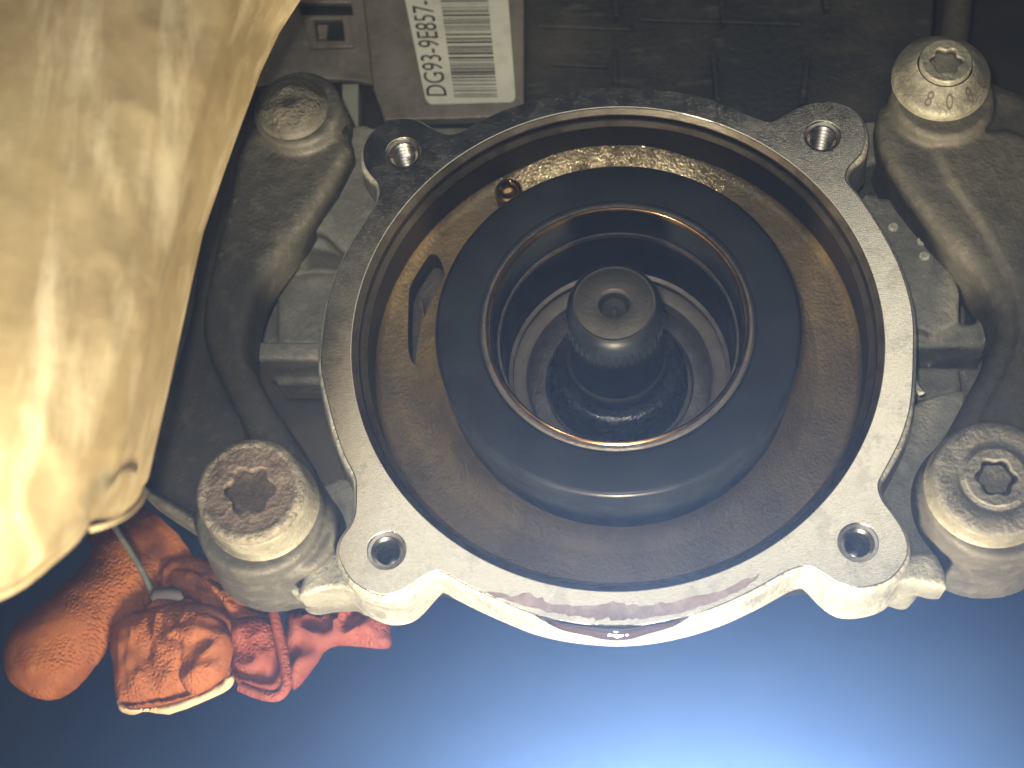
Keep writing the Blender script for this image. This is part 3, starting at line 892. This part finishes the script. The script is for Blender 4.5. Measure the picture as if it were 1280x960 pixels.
# ------------------------------------------------------------------ electronics module at the top, with its sticker
mod = thing('electronics_module', 'dirty black ribbed box with a grey metal cover and a barcode sticker', 'electronics module', tuple(at(760, 150, -200)))
obj('plastic_panel', px_plate([(560,-160),(1178,-160),(1165,60),(1100,150),(1060,190),(480,190),(520,60)], -190, -330, 6, 0), 'black_plastic', mod)
for (x0, y0, x1, y1) in [(652,70,654,140),(768,60,770,120),(892,65,897,125),(1010,72,1003,130),(900,-20,905,28),(768,-20,771,20),(1030,-20,1034,10)]:
    p = px_plate([(x0 - 3.5, y0), (x0 + 3.5, y0), (x1 + 3.5, y1), (x1 - 3.5, y1)], -174, -192, 1.5, 0)
    obj('rib', p, 'black_plastic', mod)
for (x0, y0, x1, y1) in [(672,30,790,34),(800,22,1000,28),(690,78,760,81)]:
    p = px_plate([(x0, y0 - 3), (x1, y1 - 3), (x1, y1 + 3), (x0, y0 + 3)], -184, -192, 1.5, 0)
    obj('rib', p, 'black_plastic', mod)
win = [(392,24),(428,24),(431,50),(397,50)]
obj('metal_cover', px_plate([(440,-160),(655,-160),(655,145),(480,150),(474,132),(462,100)], -168, -186, 3, 0), 'grey_sheet', mod)
side = obj('side_plate', px_plate([(300,-160),(436,-160),(466,104),(440,100),(405,98),(300,110)], -150, -162, 3, 0, holes=[win, [(372,3),(438,3),(441,18),(376,18)]]), 'grey_sheet', mod)
fr = px_plate([(378,20),(436,20),(443,58),(388,60)], -143, -150, 1.5, 0, holes=[[(390,24),(428,24),(431,52),(396,52)]])
child('window_frame', fr, 'grey_sheet', side, mod)
child('clip', px_plate([(396,30),(410,30),(408,48),(398,48)], -158, -170, 2, 0), 'grey_sheet', side, mod)
obj('support_post', px_plate([(427,104),(448,104),(448,165),(427,165)], -150, -190, 3, 0), 'pale_plastic', mod)
obj('gap_shade_sheet', px_plate([(360,-160),(500,-160),(500,190),(360,190)], -206, -216, 2, 0), 'gap_shade', mod)  # added dark sheet, gives the gap its shade by colour

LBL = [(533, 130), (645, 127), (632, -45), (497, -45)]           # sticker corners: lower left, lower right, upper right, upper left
lw = -164.0
Lq = [at(x, y, lw) for x, y in LBL]
def on_label(s, t, lift):        # s: 0 left..1 right ; t: 0 bottom..1 top
    a = Lq[0].lerp(Lq[1], s); b_ = Lq[3].lerp(Lq[2], s)
    p = a.lerp(b_, t)
    return Vector((p.x, p.y, lw + lift))
loop = []
rc, rt = 0.06, 0.05
for (cs, ct, a0) in ((rc, rt, 180), (1 - rc, rt, 270), (1 - rc, 1 - rt, 0), (rc, 1 - rt, 90)):
    for k in range(6):
        an = R(a0 + 90 * k / 5)
        p = on_label(cs + rc * math.cos(an), ct + rt * math.sin(an), 0); loop.append((p.x, p.y))
lab = obj('sticker', plate([loop], lw, lw - 3, 0.3), 'sticker_paper', mod)
lab['label'] = 'pale barcode sticker printed DG93-9E857-'
def px_to_label(x, y):           # inverse bilinear by iteration
    s, t = 0.5, 0.5
    tgt = at(x, y, lw)
    for _ in range(20):
        p = on_label(s, t, 0); e = tgt - p
        ds = on_label(s + 1e-3, t, 0) - p; dt = on_label(s, t + 1e-3, 0) - p
        det = ds.x * dt.y - ds.y * dt.x
        s += 1e-3 * (e.x * dt.y - e.y * dt.x) / det; t += 1e-3 * (ds.x * e.y - ds.y * e.x) / det
    return s, t
me, (x0, x1, y0, y1) = text_mesh('DG93-9E857-7')
T0, T1, T2, T3 = [at(x, y, lw) for x, y in [(559,120),(539,-10),(512,-10),(533.5,120)]]   # base start, base end, top end, top start
for v in me.vertices:
    a = (v.co.x - x0) / (x1 - x0); b_ = (v.co.y - y0) / (y1 - y0)
    p = T0.lerp(T1, a).lerp(T3.lerp(T2, a), b_)
    v.co = W(p.x, p.y, lw + 0.35)
child('lettering', me, 'print_black', lab, mod, 0)
rnd = random.Random(31)
bars, bf = [], []
y = 122.0
while y > -30:
    hgt = rnd.choice([0.8, 0.8, 1.2, 1.8, 2.6]) ; gap = rnd.choice([0.7, 0.7, 1.1, 1.1, 1.9, 2.6])
    xa = lambda yy: 568 - (122 - yy) * 0.142; xb = lambda yy: 622 - (122 - yy) * 0.098
    i0 = len(bars)
    for (x, yy) in ((xa(y), y), (xb(y), y - 0.6), (xb(y - hgt), y - hgt - 0.6), (xa(y - hgt), y - hgt)):
        p = at(x, yy, lw); bars.append((p.x, p.y, lw + 0.35))
    bf.append((i0, i0 + 1, i0 + 2, i0 + 3))
    y -= hgt + gap
bo = child('barcode_print', mesh_from(bars, bf), 'print_black', lab, mod, 0)
bo['kind'] = 'stuff'

# ------------------------------------------------------------------ things in the upper right corner and behind
hose = thing('coolant_hose', 'grey brown hose dropping behind the upper right bolt', 'hose', tuple(at(1195, 60, -150)))
hp_ = smooth_open([tuple(at(x, y, w)) for x, y, w in [(1204,-120,-150),(1200,-40,-150),(1196,20,-148),(1190,70,-150),(1186,120,-155)]], 6)
obj('tube', tube(hp_, 20, 20), 'bracket_grime', hose, 60)
obj('clamp', tube([tuple(at(1198,-16,-149)), tuple(at(1197,-6,-149))], 23, 24), 'dark_steel', hose)
eb = thing('engine_block', 'shadowed dark engine block behind the housing and brackets', 'engine', tuple(at(800, 600, -420)))
obj('block_face', px_plate([(100,-300),(1500,-300),(1500,640),(1240,690),(1100,690),(900,720),(600,720),(460,690),(330,640),(240,560),(100,560)], -330, -520, 20, 0), 'gap_shade', eb)
obj('oil_gallery', tube([tuple(at(300, 180, -320)), tuple(at(300, 560, -320))], 30, 20), 'gap_shade', eb, 60)

def roughen(me, amp, sc_, seed=0):
    for v in me.vertices:
        q = v.co / S * sc_ + Vector((seed, 0, 0))
        v.co += Vector((noise.noise(q), noise.noise(q + Vector((31, 7, 0))), noise.noise(q + Vector((3, 17, 9))))) * amp * S
    return me
# ------------------------------------------------------------------ orange glove hanging behind
gw = -330
gl = thing('rubber_glove', 'crumpled orange textured rubber glove hanging in the dark behind the lower left bracket', 'glove', tuple(at(220, 880, gw)))
f1 = smooth_open([tuple(at(x, y, w)) for x, y, w in [(22,856,gw+40),(50,828,gw+44),(95,782,gw+40),(135,740,gw+26),(170,700,gw+10),(205,672,gw-10)]], 16)
rr = []
for i in range(len(f1)):
    t = i / (len(f1) - 1)
    r = 60 * (1 - max(0, 1 - t / 0.3) ** 2) ** 0.5 + 5 * math.sin(t * 9)
    rr.append((max(r, 3), max(r * 0.75, 2)))
obj('finger', roughen(roughen(tube(f1, rr, 40), 4, 0.02), 1.2, 0.1, 5), 'glove_rubber', gl, 70)
obj('palm', roughen(pillow([(140,795),(142,835),(148,878),(160,890),(190,886),(225,880),(258,868),(288,842),(297,800),(290,770),(262,756),(232,752),(205,758),(175,765),(150,778)], gw + 30, 42, 36, 10, 0.022, 6, seed=2, stretch=(1.6, 0.7)), 1.6, 0.07), 'glove_rubber', gl, 70)
obj('knuckle', roughen(pillow([(206,800),(214,782),(236,768),(262,766),(282,780),(292,806),(284,842),(262,862),(240,868),(224,850),(226,826)], gw + 62, 22, 26, 6, 0.03, 5, seed=5), 1.6, 0.07), 'glove_rubber', gl, 70)
obj('torn_edge', roughen(pillow([(147,874),(160,884),(190,884),(226,876),(262,862),(288,844),(292,852),(280,866),(238,884),(212,893),(186,890),(162,893),(149,888)], gw + 58, 7, 6, 3, 0.08, 4, seed=8), 2, 0.2), 'pale_lining', gl, 70)
obj('wrist', roughen(pillow([(284,790),(300,772),(332,772),(350,790),(354,838),(344,862),(318,858),(292,848)], gw + 22, 26, 30, 6, 0.03, 6, seed=3), 1.6, 0.07), 'glove_cuff', gl, 70)
hem = smooth_open([tuple(at(x, y, gw + 52)) for x, y in [(334,742),(342,764),(350,800),(357,836),(357,858),(346,870),(326,868),(300,858)]], 6)
obj('rolled_hem', tube(hem, [(7.5, 9)] * len(hem), 14), 'glove_cuff', gl, 70)
obj('back_of_hand', roughen(pillow([(170,690),(215,690),(262,700),(320,735),(345,760),(340,790),(300,800),(240,790),(190,780),(165,740)], gw - 20, 40, 46, 22, 0.022, 7, seed=11), 1.6, 0.07), 'glove_rubber', gl, 70)
obj('crease_fold', roughen(pillow([(212,722),(226,708),(250,716),(292,738),(330,752),(322,764),(280,758),(240,750),(216,744)], gw + 18, 18, 14, 8, 0.03, 5, seed=14), 1.6, 0.07), 'glove_rubber', gl, 70)
obj('cuff_flap', roughen(pillow([(360,760),(400,768),(440,744),(490,740),(488,786),(486,810),(450,808),(412,810),(392,836),(366,862),(358,820)], gw - 60, 14, 30, 16, 0.025, 7, seed=17), 1.6, 0.07), 'glove_cuff', gl, 70)
obj('upper_fold', roughen(pillow([(110,665),(150,650),(196,648),(214,680),(204,720),(170,722),(130,712)], gw - 70, 30, 40, 18, 0.03, 7, seed=21), 1.6, 0.07), 'glove_rubber', gl, 70)
cb = thing('cable', 'thin grey cable slanting down in front of the orange glove', 'cable', tuple(at(205, 755, gw + 80)))
cp = smooth_open([tuple(at(x, y, gw + 80)) for x, y in [(128,630),(142,656),(166,694),(182,722),(194,748)]], 6)
obj('sheath', tube(cp, 4.5, 12), 'cable_sheath', cb, 60)
obj('plug', tube([tuple(at(x, y, gw + 82)) for x, y in [(188,748),(194,742),(212,741),(224,744),(228,748)]], [3, 8, 9, 8, 3], 12), 'dark_cloth', cb, 60)
